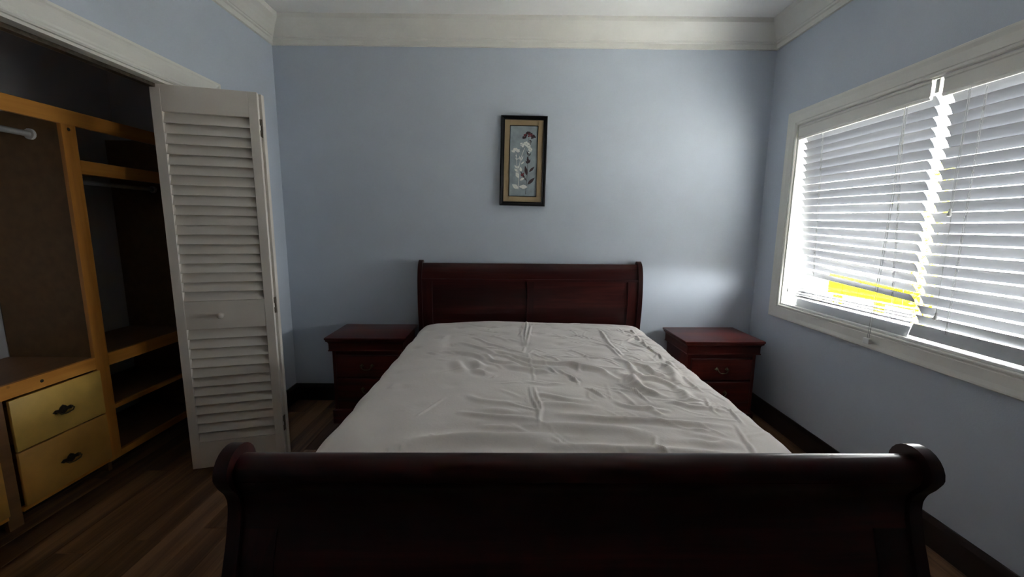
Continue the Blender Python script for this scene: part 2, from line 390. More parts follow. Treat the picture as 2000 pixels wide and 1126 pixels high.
bb = B(); tube(bb, [(1.800, 2.640, 1.80), (1.800, 2.628, 0.955)], 0.0009, 5); obj('tilt_cord', bb, M_cord, blindL); tassel(blindL, 1.800, 2.628, 0.935, 0.006)

blindR = empty('window_blind', (0, 0, 0))
tag(blindR, 'white blind on the near half of the window, hanging straight with closed slats', 'blind')
valance(blindR, 0.995, 1.812)
NR = 22
for k in range(NR):
    t = k/(NR-1); z = 1.878 - 0.942*t
    yy = 1.803 + 0.004*math.sin(k*1.3)
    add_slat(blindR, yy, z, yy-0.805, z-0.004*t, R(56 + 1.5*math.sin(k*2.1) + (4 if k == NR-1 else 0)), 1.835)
bottom_rail(blindR, 1.808, 0.889, 1.012, 0.879, 1.826, R(-74), 0.058)
ladder(blindR, 1.655, 1.650, 1.91, 0.90, 22); ladder(blindR, 1.15, 1.15, 1.91, 0.90, 22)
bb = B(); tube(bb, [(1.789, 1.700, 1.887), (1.786, 1.695, 1.42)], 0.0009, 5); tube(bb, [(1.789, 1.694, 1.887), (1.787, 1.683, 0.985)], 0.0009, 5)
obj('tilt_cord', bb, M_cord, blindR); tassel(blindR, 1.786, 1.695, 1.395); tassel(blindR, 1.787, 1.683, 0.965)
bb = B(); box(bb, 1.795, 1.80, 1.828, 1.846, 1.905, 1.962, 0.002); box(bb, 1.80, 1.85, 1.836, 1.840, 1.905, 1.962, 0.001)
o = obj('blind_bracket', bb, M_vinyl, blindL)

# ---------------------------------------------------------------- outside the window
b = B(); box(b, XR+0.3, 30, -25, 30, -0.75, -0.55); tag(struct('ground', b, M_ground), None, None)
fence = empty('garden_fence', (5.2, 5.75, -0.55))
tag(fence, 'low yellow board fence outside, seen under the far blind', 'fence')
for i in range(6):
    bb = B(); box(bb, 0, 0.025, -0.90+i*0.30, -0.90+i*0.30+0.292, 0.85, 1.19, 0.003); obj('board', bb, M_yellow, fence)
for z in (0.88, 1.07):
    bb = B(); box(bb, 0.025, 0.07, -0.90, 0.89, z, z+0.1); obj('rail', bb, M_yellow, fence)
for y in (-0.85, 0.0, 0.76):
    bb = B(); box(bb, 0.07, 0.16, y, y+0.09, 0.0, 1.19); obj('post', bb, M_yellow, fence)
shrub = empty('garden_shrub', (4.75, 4.60, -0.55))
tag(shrub, 'sunlit yellow-green shrub outside, seen in the gap between the two blinds', 'shrub')
bb = B()
for k in range(5): tube(bb, [(0, 0, 0), (random.uniform(-.08, .08), random.uniform(-.06, .06), 1.3), (random.uniform(-.15, .15), random.uniform(-.1, .1), 2.4)], [0.02, 0.014, 0.005], 6)
tag(obj('stems', bb, M_shrubstem, shrub), kind='stuff')
bb = B()
for k in range(1500):
    z = random.uniform(0.7, 2.62); a = random.uniform(0, 6.283); rr = 0.20*math.sqrt(random.random())*(1-0.35*abs(z-1.6))
    c = Vector((rr*math.cos(a), 0.8*rr*math.sin(a), z)); u = Vector((random.gauss(0, 1), random.gauss(0, 1), random.gauss(0, 1))).normalized(); v = u.orthogonal().normalized()
    bb.faces.new([bb.verts.new(c+u*0.035), bb.verts.new(c+v*0.014), bb.verts.new(c-u*0.035), bb.verts.new(c-v*0.014)])
tag(obj('leaves', bb, M_leaf, shrub), kind='stuff')
rail = empty('garden_railing', (3.9, 5.15, -0.55))
tag(rail, 'pale railing with thin uprights outside, seen under the crooked blind', 'railing')
for z in (1.02, 0.1):
    bb = B(); box(bb, -0.02, 0.02, -0.35, 0.6, z, z+0.04); obj('rail', bb, M_vinyl, rail)
for i in range(5):
    bb = B(); box(bb, -0.012, 0.012, -0.34+i*0.22, -0.316+i*0.22, 0.0, 1.02); obj('baluster', bb, M_darkmetal if i in (1, 2) else M_vinyl, rail)
WRINKLES = [[6,4,110,2889,106,2600,89,2361,75,2107],
[5,3,68,2572,65,2360,72,2107],
[5,4,130,2574,108,2340,83,2107],
[5,3,47,2296,66,2382],
[5,3,113,2383,120,2298],
[6,4,77,2107,65,2014],
[5,3,89,2015,95,1873,101,1719,99,1607],
[5,3,94,2007,116,2048],
[12,7,-271,2207,-199,2134,-137,2066,-89,2002,-63,1956],
[9,5,-141,2210,-96,2165,-42,2103,20,2029,65,2014],
[8,4,-232,2308,-171,2249,-129,2192],
[14,9,-356,2035,-268,2013,-184,1968,-132,1917,-96,1854],
[9,5,-424,2050,-363,1995],
[11,7,-156,1985,-115,1955,-83,1883,-41,1865,10,1857,50,1818],
[10,6,-101,1963,-29,1957,19,1899,73,1845,117,1813,171,1814],
[14,9,-96,2051,-39,2004,10,1958,52,1922,121,1874,211,1848,278,1836,317,1798,379,1774],
[7,4,113,2000,140,1962,184,1911],
[7,4,166,1978,210,1933,237,1876],
[6,5,178,1795,205,1709],
[6,4,223,1758,237,1698],
[6,5,253,1659,280,1622],
[18,10,5,1843,27,1791,71,1773,113,1743,151,1732,170,1697],
[18,10,-158,1774,-123,1725,-87,1691],
[24,11,-171,1880,-139,1813,-106,1788],
[24,8,-255,1878,-214,1772,-189,1736],
[6,3,-57,1669,-77,1646],
[9,4,102,1618,145,1603,200,1599],
[16,5,-392,2282,-377,2368],
[7,5,560,2514,560,2354,551,2193,565,2004],
[6,4,528,2211,537,2052,547,1972],
[6,4,588,1997,621,1959,646,1915],
[7,5,763,2445,748,2484,706,2531],
[7,5,771,2461,787,2597],
[7,5,783,2469,839,2523],
[7,5,776,2438,820,2406],
[7,5,755,2415,692,2391],
[7,5,763,2415,757,2318],
[6,4,747,2381,671,2294],
[7,6,774,2318,758,2218,767,2162,774,2092,775,2009,761,1970],
[9,5,682,2274,709,2216,751,2180,784,2181],
[9,4,607,2122,644,2105,691,2124,722,2090],
[6,4,729,1992,772,2058,763,1978],
[10,7,788,1978,784,1904,782,1809],
[20,14,688,1888,727,1903,749,1861,735,1757,707,1674,693,1599],
[16,9,646,1859,647,1755,678,1732,665,1662],
[7,5,780,1771,770,1676,776,1570],
[15,11,249,1849,293,1837,314,1798,363,1773,411,1750,426,1702,451,1669],
[8,5,310,1798,304,1735],
[12,10,514,1919,557,1884,557,1803,559,1753],
[10,6,516,1926,560,1913,604,1872,637,1832,639,1731],
[18,9,487,1727,513,1681,510,1616],
[14,9,559,1753,576,1694,606,1683,640,1662,669,1630,677,1568],
[18,12,556,1741,517,1637,533,1585,556,1537,581,1500],
[6,4,445,1614,466,1574,489,1545,514,1476],
[8,4,361,1967,403,1931,449,1925,499,1897],
[6,5,233,1722,261,1676,277,1621],
[6,4,303,1561,332,1513,350,1473],
[5,4,80,1551,84,1443,98,1358,97,1282,94,1230],
[5,4,95,1551,103,1443,110,1369,102,1291],
[10,4,71,1604,138,1585,217,1593],
[11,6,-169,1334,-79,1307,8,1294,93,1287],
[12,5,-157,1473,-115,1434,-62,1413,31,1398],
[14,5,-91,1350,-37,1346,25,1327],
[10,4,-96,1244,-9,1241,24,1229],
[26,13,-309,1153,-226,1163,-110,1175,8,1177,126,1184,166,1187],
[5,3,-245,1200,-231,1169],
[5,2,-319,1312,-270,1403,-241,1454],
[20,5,-489,1579,-473,1634],
[5,3,-360,1130,-348,1103],
[5,3,-321,1138,-310,1103],
[5,3,-52,1107,-43,1077],
[12,7,106,1492,163,1458,214,1435,276,1431],
[16,8,101,1400,161,1390,239,1381,307,1372],
[12,9,175,1315,250,1306,322,1293,443,1286,527,1278,615,1280,729,1282],
[20,9,91,1253,176,1246,266,1230,339,1223,425,1204],
[18,8,84,1144,180,1131,257,1124,327,1115,425,1109,491,1103,567,1102,658,1102,714,1082],
[6,5,437,1610,480,1570,503,1494,517,1430],
[6,4,329,1528,360,1461],
[7,5,258,1679,277,1621],
[12,7,526,1655,529,1558,557,1520,589,1496],
[8,5,549,1465,619,1455,701,1474,741,1474],
[8,4,565,1442,636,1438,727,1445],
[10,5,592,1448,658,1421,721,1411,787,1391],
[10,6,393,1433,405,1406,452,1390,500,1391,519,1381,558,1371],
[12,6,500,1391,512,1360,529,1330],
[18,9,692,1574,686,1497,698,1468],
[6,4,757,1499,733,1417,735,1354],
[6,4,789,1452,800,1407,793,1301],
[6,4,592,1248,636,1240],
[6,4,763,1296,739,1192,719,1103],
[6,3,748,1192,728,1131],
[6,4,450,1180,431,1127,447,1106,459,1079],
[16,7,537,1166,577,1166,619,1156,669,1175,702,1176],
[14,5,574,1206,678,1191],
[5,3,134,1175,151,1145],
[5,3,147,1175,155,1145],
[5,3,326,1111,340,1077],
[5,4,692,1089,744,1083]]
# ---------------------------------------------------------------- bed (sleigh bed, local origin at its centre line, y along its length)
bed = empty('sleigh_bed', (0.150, 1.9, 0.0), R(0.6))
tag(bed, 'dark mahogany sleigh bed with scrolled headboard and footboard', 'bed')
def smooth_curve(pts, n=5):
    out = []
    P = [Vector(p) for p in pts]
    for i in range(len(P)-1):
        p0, p1, p2, p3 = P[max(i-1, 0)], P[i], P[i+1], P[min(i+2, len(P)-1)]
        for j in range(n):
            t = j/n; out.append(tuple(0.5*((2*p1) + (p2-p0)*t + (2*p0-5*p1+4*p2-p3)*t*t + (3*p1-p0-3*p2+p3)*t**3)))
    out.append(tuple(P[-1])); return out
# side silhouette of the foot posts (y local = world-1.9), front faces the viewer (-y)
FO = -1.9
foot_front = [(0.835, 0.0), (0.832, 0.12), (0.815, 0.30), (0.806, 0.44), (0.812, 0.54), (0.838, 0.62), (0.855, 0.69), (0.850, 0.725), (0.833, 0.752), (0.821, 0.775)]
sc_c = (0.872, 0.783); sc_r = 0.053
arc = [(sc_c[0]+sc_r*math.cos(a), sc_c[1]+sc_r*math.sin(a)) for a in [R(180-i*15) for i in range(0, 17)]]
foot_back = [(0.902, 0.725), (0.905, 0.68), (0.893, 0.60), (0.872, 0.52), (0.866, 0.44), (0.875, 0.30), (0.892, 0.12), (0.895, 0.0)]
front_s = smooth_curve(foot_front); back_s = smooth_curve(foot_back)
foot_prof = [(y+FO, z) for y, z in front_s + arc + back_s]
HW = 0.80
for x0 in (-HW, HW-0.030):
    bb = B(); prism(bb, foot_prof, x0, x0+0.030, 'x')
    es = [e for e in bb.edges if abs(e.verts[0].co.x-e.verts[1].co.x) < 1e-6]
    obj('foot_post', bb, M_mah[2], bed, smooth=True, angle=35)
# footboard panel: rolled top rail, stiles, recessed panel, follows the post curve
def curve_y(tbl, z):
    for (ya, za), (yb, zb) in zip(tbl, tbl[1:]):
        if (za-z)*(zb-z) <= 0 and za != zb: return ya+(yb-ya)*(z-za)/(zb-za)
    return tbl[-1][0]
def foot_surf(z): return curve_y(front_s, z)+FO
def curved_slab(bm, x0, x1, zs, fy, th):
    """slab following y=fy(z), thickness th behind"""
    A = [(fy(z), z) for z in zs]; P = A + [(y+th, z) for y, z in A[::-1]]
    prism(bm, P, x0, x1, 'x')
def lin(a, c, n): return [a+(c-a)*i/n for i in range(n+1)]
XI = HW-0.030
bb = B(); curved_slab(bb, -XI, XI, lin(0.64, 0.765, 10), lambda z: foot_surf(z)+0.012, 0.032)
c2 = (0.874, 0.776); r2 = 0.036
ring = [(c2[0]+FO+r2*math.cos(R(a)), c2[1]+r2*math.sin(R(a))) for a in range(0, 360, 15)]
prism(bb, ring, -XI, XI, 'x'); obj('foot_top_rail', bb, M_mah[0], bed, smooth=True, angle=40)
bb = B(); curved_slab(bb, -XI, XI, lin(0.14, 0.24, 5), lambda z: foot_surf(z)+0.012, 0.030); obj('foot_bottom_rail', bb, M_mah[0], bed, smooth=True, angle=40)
for x0, x1 in ((-XI, -XI+0.075), (XI-0.075, XI)):
    bb = B(); curved_slab(bb, x0, x1, lin(0.24, 0.64, 18), lambda z: foot_surf(z)+0.012, 0.030); obj('foot_stile', bb, M_mah[2], bed, smooth=True, angle=40)
for x0, x1 in ((-XI+0.075, XI-0.075),):
    bb = B(); curved_slab(bb, x0, x1, lin(0.24, 0.64, 18), lambda z: foot_surf(z)+0.017, 0.016); obj('foot_panel', bb, M_mah[0], bed, smooth=True, angle=40)
# headboard
head_front = [(2.905, 0.0), (2.905, 0.15), (2.90, 0.40), (2.888, 0.60), (2.872, 0.74), (2.870, 0.85), (2.876, 0.95), (2.890, 1.02), (2.912, 1.062), (2.938, 1.084)]
head_back = [(2.982, 1.060), (2.978, 1.02), (2.955, 0.985), (2.930, 0.93), (2.920, 0.80), (2.935, 0.60), (2.965, 0.30), (2.968, 0.0)]
hf = smooth_curve(head_front); hb = smooth_curve(head_back)
top_arc = [(2.952, 1.088), (2.968, 1.086), (2.979, 1.075)]
head_prof = [(y+FO, z) for y, z in hf+top_arc+hb]
for x0 in (-HW, HW-0.030):
    bb = B(); prism(bb, head_prof, x0, x0+0.030, 'x'); obj('head_post', bb, M_mah[2], bed, smooth=True, angle=35)
def head_surf(z): return curve_y(hf, z)+FO
bb = B(); curved_slab(bb, -XI, XI, lin(0.955, 1.066, 12), lambda z: head_surf(z)+0.012+0.010*max(0, (z-1.04)/0.03), 0.03)
obj('head_top_rail', bb, M_mah[0], bed, smooth=True, angle=40)
bb = B()
curved_slab(bb, -XI, XI, lin(0.944, 0.960, 2), lambda z: head_surf(z)+0.004, 0.012); obj('head_moulding', bb, M_mah[0], bed, smooth=True, angle=40)
for x0, x1 in ((-XI, -XI+0.07), (XI-0.07, XI), (-0.024, 0.024)):
    bb = B(); curved_slab(bb, x0, x1, lin(0.45, 0.955, 18), lambda z: head_surf(z)+0.013, 0.026); obj('head_stile', bb, M_mah[2], bed, smooth=True, angle=40)
for x0, x1 in ((-XI+0.07, -0.022), (0.022, XI-0.07)):
    bb = B(); curved_slab(bb, x0, x1, lin(0.45, 0.955, 18), lambda z: head_surf(z)+0.024, 0.010); obj('head_panel', bb, M_mah[0], bed, smooth=True, angle=40)
bb = B(); curved_slab(bb, -XI, XI, lin(0.30, 0.45, 4), lambda z: head_surf(z)+0.012, 0.028); obj('head_bottom_rail', bb, M_mah[0], bed)
for s in (-1, 1):
    xa = s*(HW-0.006); xb = s*(HW-0.028)
    bb = B(); box(bb, min(xa, xb), max(xa, xb), 0.895+FO, 2.900+FO, 0.20, 0.36, 0.003); obj('side_rail', bb, M_mah[1], bed)
for i in range(9):
    y = 1.02+i*0.20+FO; bb = B(); box(bb, -0.77, 0.77, y, y+0.07, 0.262, 0.282); obj('bed_slat', bb, M_pine[0], bed)
for y in (1.3, 2.4):
    bb = B(); box(bb, -0.03, 0.03, y+FO, y+0.06+FO, 0.0, 0.262); obj('centre_leg', bb, M_mah[2], bed)

# ---------------------------------------------------------------- mattress and fitted sheet
mx0, mx1, my0, my1 = -0.618, 0.906, 0.930, 2.838
bb = B(); box(bb, mx0+0.02, mx1-0.02, my0+0.02, my1-0.02, 0.285, 0.615, 0.05, 3)
mt = obj('mattress', bb, M_vinyl, None, smooth=True, angle=50); tag(mt, 'thick mattress lying on the sleigh bed, wrapped in a pale fitted sheet', 'mattress')
def build_sheet():
    res = 0.0055; R_ = 0.075; drop = 0.27
    def axis(a, c):
        L = c-a; s0 = R_*math.pi/2
        flat = L-2*R_; tot = flat+2*s0+2*drop
        n = int(flat/res); na = 12; ndp = 14
        pos, dz, nr = [], [], []
        for i in range(ndp): pos.append(a); dz.append(R_+drop*(1-i/ndp)); nr.append(-1.0)
        for i in range(na): th = math.pi/2*(1-i/na); pos.append(a+R_-R_*math.sin(th)); dz.append(R_-R_*math.cos(th)); nr.append(-math.sin(th))
        for i in range(n+1): pos.append(a+R_+flat*i/n); dz.append(0); nr.append(0.0)
        for i in range(1, na+1): th = math.pi/2*(i/na); pos.append(c-R_+R_*math.sin(th)); dz.append(R_-R_*math.cos(th)); nr.append(math.sin(th))
        for i in range(1, ndp+1): pos.append(c); dz.append(R_+drop*i/ndp); nr.append(1.0)
        return np.array(pos), np.array(dz), np.array(nr)
    X, DX, NX = axis(mx0, mx1); Y, DY, NY = axis(my0, my1)
    GX, GY = np.meshgrid(X, Y); dxx, dyy = np.meshgrid(DX, DY); nx, ny = np.meshgrid(NX, NY)
    cx, cy = (mx0+mx1)/2, (my0+my1)/2; hx, hy = (mx1-mx0)/2, (my1-my0)/2
    u = (GX-cx)/hx; v = (GY-cy)/hy
    crown = 0.044*(1-np.abs(u)**3.2)*(1-np.abs(v)**7)
    crown += 0.012*np.exp(-((GX+0.15)/0.35)**2)*np.clip((GY-2.2)/0.6, 0, 1)*(1-np.abs(v)**9)
    # soft undulation
    h = np.zeros_like(GX)
    rs = np.random.RandomState(4)
    for k in range(26):
        wx, wy = rs.uniform(2, 11), rs.uniform(4, 20); ph = rs.uniform(0, 6.28); sg = rs.choice([-1, 1])
        h += 0.00055*np.sin(wx*GX*sg+wy*GY+ph)
    right_w = np.clip((GX+0.1)/0.5, 0, 1)
    for k in range(30):   # small crumple, stronger on the window side
        wx, wy = rs.uniform(-30, 30), rs.uniform(25, 60); ph = rs.uniform(0, 6.28)
        h += 0.00016*(0.4+right_w)*np.sin(wx*GX+wy*GY+ph+1.5*np.sin(6*GX+k))
    # tufting dimples
    for i in range(8):
        for j in range(10):
            tx = mx0+0.10+i*0.195+(0.09 if j % 2 else 0); ty = my0+0.08+j*0.19
            d2 = (GX-tx)**2+(GY-ty)**2
            h -= (0.0075 if ty > 2.1 else 0.003)*np.exp(-d2/0.0009)
    extra = []
    rw = random.Random(11)
    for k in range(170):     # short crumples, thickest near the head on the window side
        px = mx0+0.15+(mx1-mx0-0.22)*rw.random()**0.55; py = 1.15+1.6*rw.random()**0.6
        a = rw.gauss(-0.5, 0.7); L = rw.uniform(0.03, 0.11); b2 = a+rw.uniform(-0.6, 0.6)
        x1, y1 = px+L*math.cos(a), py+L*math.sin(a); x2, y2 = x1+L*0.8*math.cos(b2), y1+L*0.8*math.sin(b2)
        extra.append([rw.choice([4, 5, 6, 9]), rw.uniform(1.0, 2.6)] + [v*1000 for v in (px, py, x1, y1, x2, y2)])
    for w in WRINKLES + extra:
        wd, ht = w[0]/1000.0, w[1]/1000.0*(1.55 if w[0] < 12 else 1.3); P = [(w[i]/1000.0, w[i+1]/1000.0) for i in range(2, len(w), 2)]
        P = smooth_curve([(a, c, 0) for a, c in P], 4) if len(P) > 2 else [(a, c, 0) for a, c in P]
        lens = [0]
        for a, c in zip(P, P[1:]): lens.append(lens[-1]+math.hypot(c[0]-a[0], c[1]-a[1]))
        tot = max(lens[-1], 1e-4); pad = 4*wd+0.01
        xs = [p[0] for p in P]; ys = [p[1] for p in P]
        i0, i1 = np.searchsorted(X, [min(xs)-pad, max(xs)+pad]); j0, j1 = np.searchsorted(Y, [min(ys)-pad, max(ys)+pad])
        if i1 <= i0 or j1 <= j0: continue
        gx = GX[j0:j1, i0:i1]; gy = GY[j0:j1, i0:i1]
        best = np.full(gx.shape, 9.0); tt = np.zeros(gx.shape); side = np.zeros(gx.shape)
        for k, (a, c) in enumerate(zip(P, P[1:])):
            ex, ey = c[0]-a[0], c[1]-a[1]; L2 = ex*ex+ey*ey+1e-12
            t = np.clip(((gx-a[0])*ex+(gy-a[1])*ey)/L2, 0, 1)
            dx, dy = gx-a[0]-t*ex, gy-a[1]-t*ey; d = np.hypot(dx, dy)
            mk = d < best; best[mk] = d[mk]; tt[mk] = ((lens[k]+t*(lens[k+1]-lens[k]))/tot)[mk]; side[mk] = np.sign(gy-a[1]-t*ey)[mk]
        taper = np.clip(np.sin(np.pi*np.clip(tt, 0.02, 0.98)), 0, 1)**0.6
        wv = wd*np.where(side > 0, 0.75, 1.25)
        rid = np.exp(-(best/wv)**2) - 0.30*np.exp(-((best-2.0*wd)/(1.1*wd))**2)
        h[j0:j1, i0:i1] += ht*taper*rid
    fade = np.clip(1-np.maximum(np.abs(nx), np.abs(ny))*0.55, 0, 1)
    Z = 0.656 + crown - np.maximum(dxx, dyy) + h*fade
    # rounded plan corners
    rc = 0.13
    ax = np.clip(np.abs(GX-cx)-(hx-rc), 0, None); ay = np.clip(np.abs(GY-cy)-(hy-rc), 0, None)
    r = np.hypot(ax, ay); mxx = np.maximum(ax, ay); f = np.where(r > 1e-9, mxx/np.maximum(r, 1e-9), 1)
    PX = cx+np.sign(GX-cx)*(np.minimum(np.abs(GX-cx), hx-rc)+ax*f); PY = cy+np.sign(GY-cy)*(np.minimum(np.abs(GY-cy), hy-rc)+ay*f)
    Z -= 0.012*np.clip(r/rc-0.75, 0, 1)
    # edge wobble of the sides
    wob = 0.004*np.sin(GY*17)+0.003*np.sin(GY*41+1); PX += nx*wob; PY += ny*0.003*np.sin(GX*23)
    ny_, nx_ = PX.shape
    co = np.stack([PX, PY, Z], -1).reshape(-1, 3)
    idx = np.arange(ny_*nx_).reshape(ny_, nx_)
    fc = np.stack([idx[:-1, :-1], idx[:-1, 1:], idx[1:, 1:], idx[1:, :-1]], -1).reshape(-1, 4)
    me = bpy.data.meshes.new('fitted_sheet')
    me.vertices.add(len(co)); me.vertices.foreach_set('co', co.astype(np.float32).ravel())
    me.loops.add(fc.size); me.loops.foreach_set('vertex_index', fc.ravel().astype(np.int32))
    me.polygons.add(len(fc)); me.polygons.foreach_set('loop_start', np.arange(0, fc.size, 4, dtype=np.int32))
    me.polygons.foreach_set('use_smooth', np.ones(len(fc), dtype=bool))
    me.update(calc_edges=True); me.validate()
    me.materials.append(M_sheet)
    o = bpy.data.objects.new('fitted_sheet', me); COL.objects.link(o); return o
sheet = build_sheet(); tag(sheet, 'wrinkled pale grey fitted sheet stretched over the bed mattress', 'bed sheet')

# ---------------------------------------------------------------- nightstands
def nightstand(name, loc, rz, label):
    """origin: centre of the front bottom edge of the body, y goes back"""
    t = empty(name, loc, rz); tag(t, label, 'nightstand', 'nightstands beside the bed')
    hw, d = 0.228, 0.345
    bb = B(); box(bb, -hw-0.037, hw+0.037, -0.036, d+0.012, 0.586, 0.602, 0.005, 2); obj('top', bb, M_cherry[0], t, smooth=True, angle=40)
    # cove apron (hidden drawer) swept round front and sides
    prof = [(0.0, 0.0), (0.017, 0.0), (0.020, 0.002), (0.020, 0.006), (0.016, 0.009), (0.016, 0.048), (0.018, 0.057), (0.023, 0.065), (0.030, 0.070), (0.031, 0.079), (0.0, 0.079)]
    bb = B(); z = 0.507
    sweep(bb, (-hw, 0, z), (hw, 0, z), (0, -1, 0), (0, 0, 1), prof, 1, 1); obj('apron', bb, M_cherry[0], t, smooth=True, angle=30)
    for s in (-1, 1):
        bb = B()
        if s < 0: sweep(bb, (-hw, 0, z), (-hw, d, z), (-1, 0, 0), (0, 0, 1), prof, 1, 0)
        else: sweep(bb, (hw, 0, z), (hw, d, z), (1, 0, 0), (0, 0, 1), prof, 1, 0)
        obj('side_apron', bb, M_cherry[1], t, smooth=True, angle=30)
    bb = B()
    box(bb, -hw, -hw+0.02, 0.0, d, 0.09, 0.586); box(bb, hw-0.02, hw, 0.0, d, 0.09, 0.586); box(bb, -hw+0.02, hw-0.02, d-0.01, d, 0.09, 0.586)
    box(bb, -hw+0.02, hw-0.02, 0.004, d-0.01, 0.09, 0.105)
    obj('body', bb, M_cherry[2], t)
    bb = B(); box(bb, -hw+0.02, hw-0.02, 0.003, 0.022, 0.478, 0.507); box(bb, -hw+0.02, hw-0.02, 0.003, 0.022, 0.318, 0.328); box(bb, -hw+0.02, hw-0.02, 0.003, 0.022, 0.105, 0.165)
    obj('front_rail', bb, M_cherry[0], t)
    for z0, z1 in ((0.331, 0.475), (0.168, 0.315)):
        bb = B(); box(bb, -hw+0.024, hw-0.024, -0.010, 0.200, z0, z1, 0.003)
        dr = obj('drawer', bb, M_cherry[0], t, smooth=True, angle=30)
        # sub-parts of the drawer: pull pieces
        w = 0.068; zc = (z0+z1)/2+0.004
        for s in (-1, 1):
            bb = B(); Mx = Matrix.Translation((s*w/2, -0.010, zc)) @ Matrix.Rotation(R(90), 4, 'X')
            lathe(bb, [(0, 0), (0.0095, 0.0), (0.0095, 0.002), (0.007, 0.004), (0.005, 0.006), (0.005, 0.014), (0.006, 0.018), (0, 0.021)], 14, Mx)
            for a in range(4):
                an = a*math.pi/2; c = Vector((s*w/2+0.0095*math.cos(an), -0.010, zc+0.0095*math.sin(an)))
                lathe(bb, [(0, 0), (0.0045, 0.0), (0.003, 0.002), (0, 0.003)], 8, Matrix.Translation(c) @ Matrix.Rotation(R(90), 4, 'X'))
            obj('rosette', bb, M_brass, dr, smooth=True, angle=40)
        pts = [(-w/2, -0.026, zc), (-w/2+0.002, -0.031, zc-0.006), (-w/2+0.009, -0.033, zc-0.015), (-w/2+0.016, -0.033, zc-0.021), (0, -0.033, zc-0.022),
               (w/2-0.016, -0.033, zc-0.021), (w/2-0.009, -0.033, zc-0.015), (w/2-0.002, -0.031, zc-0.006), (w/2, -0.026, zc)]
        bb = B(); tube(bb, pts, [0.0025, 0.003, 0.003, 0.003, 0.004, 0.003, 0.003, 0.003, 0.0025], 8); obj('bail', bb, M_brass, dr, smooth=True)
    # plinth with shaped bracket feet
    P = [(-hw-0.012, 0), (-hw+0.075, 0), (-hw+0.085, 0.03), (-hw+0.11, 0.045), (hw-0.11, 0.045), (hw-0.085, 0.03), (hw-0.075, 0), (hw+0.012, 0), (hw+0.012, 0.088), (-hw-0.012, 0.088)]
    bb = B(); prism(bb, P, -0.012, 0.008, 'y'); obj('plinth', bb, M_cherry[0], t)
    for s in (-1, 1):
        xa, xb = sorted((s*(hw+0.012), s*(hw-0.008)))
        Q = [(0.008, 0), (0.09, 0), (0.10, 0.03), (0.12, 0.045), (d-0.10, 0.045), (d-0.08, 0.03), (d-0.07, 0), (d, 0), (d, 0.088), (0.008, 0.088)]
        bb = B(); prism(bb, Q, xa, xb, 'x'); obj('side_plinth', bb, M_cherry[1], t)
    bb = B(); sweep(bb, (-hw-0.010, -0.010, 0.088), (hw+0.010, -0.010, 0.088), (0, -1, 0), (0, 0, 1), [(0, 0), (0.004, 0.0), (0.004, 0.006), (-0.008, 0.012), (-0.01, 0.0)], 1, 1); obj('plinth_bead', bb, M_cherry[0], t)
    return t
nightstand('nightstand', (1.404, 2.615, 0.0), R(1.6), 'reddish mahogany nightstand with brass pulls between bed and window wall')
nightstand('nightstand', (-0.952, 2.628, 0.0), R(1.0), 'very dark nightstand in shade between bed and closet door')

# ---------------------------------------------------------------- framed picture
pic = empty('framed_picture', (0.0795, YB-0.012, 1.782)); pic.rotation_euler = (R(-1.2), R(0.9), 0)
tag(pic, 'black framed upright flower print with tan mat hanging above the bed', 'picture')
PWD, PHT = 0.323, 0.612
FR = [(0, 0.0), (0, 0.018), (0.003, 0.021), (0.008, 0.019), (0.020, 0.024), (0.0255, 0.022), (0.0275, 0.018), (0.0275, 0)]
iw, ih = PWD/2-0.0275, PHT/2-0.0275
for P0, P1, U in (((-iw, 0, ih), (iw, 0, ih), (0, 0, 1)), ((-iw, 0, -ih), (iw, 0, -ih), (0, 0, -1)), ((-iw, 0, -ih), (-iw, 0, ih), (-1, 0, 0)), ((iw, 0, -ih), (iw, 0, ih), (1, 0, 0))):
    bb = B(); sweep(bb, P0, P1, U, (0, -1, 0), FR, 1, 1); obj('frame_side', bb, M_black, pic, smooth=True, angle=30)
pw, ph = 0.097, 0.240
MP = [(0, 0.004), (0, 0.009), (0.002, 0.011), (iw-pw, 0.011), (iw-pw, 0.004)]
bb = B()
for (x0, x1, z0, z1) in ((-iw, -pw, -ih, ih), (pw, iw, -ih, ih), (-pw, pw, ph, ih), (-pw, pw, -ih, -ph)): box(bb, x0, x1, -0.011, -0.006, z0, z1)
obj('mat_board', bb, M_mat, pic)
bb = B()
for (x0, x1, z0, z1) in ((-pw-0.002, -pw+0.002, -ph, ph), (pw-0.002, pw+0.002, -ph, ph), (-pw, pw, ph-0.002, ph+0.002), (-pw, pw, -ph-0.002, -ph+0.002)): box(bb, x0, x1, -0.014, -0.004, z0, z1)
obj('inner_fillet', bb, M_black, pic)
bb = B(); box(bb, -pw, pw, -0.009, -0.004, -ph, ph); pr = obj('print', bb, M_print, pic)
# flat printed flowers; art coordinates: u to the right, v down, origin at print top-left (pixel-like units of 1/712 print height)
K = 2*ph/712.0
def A(u, v): return (-pw + u*K*1.03, ph - v*K)
def leaf(bm, u0, v0, u1, v1, w, yy):
    a = Vector(A(u0, v0)); c = Vector(A(u1, v1)); d = c-a; n = Vector((-d.y, d.x)).normalized()*w*K
    P = [a, a+d*0.25+n*0.75, a+d*0.5+n, a+d*0.8+n*0.5, c, a+d*0.8-n*0.5, a+d*0.5-n, a+d*0.25-n*0.75]
    bm.faces.new([bm.verts.new((p.x, yy, p.y)) for p in P])
def stem(bm, pts, w, yy):
    for (a0, b0), (a1, b1) in zip(pts, pts[1:]):
        a = Vector(A(a0, b0)); c = Vector(A(a1, b1)); n = Vector((-(c-a).y, (c-a).x)).normalized()*w*K/2
        bm.faces.new([bm.verts.new((p.x, yy, p.y)) for p in (a-n, a+n, c+n, c-n)])
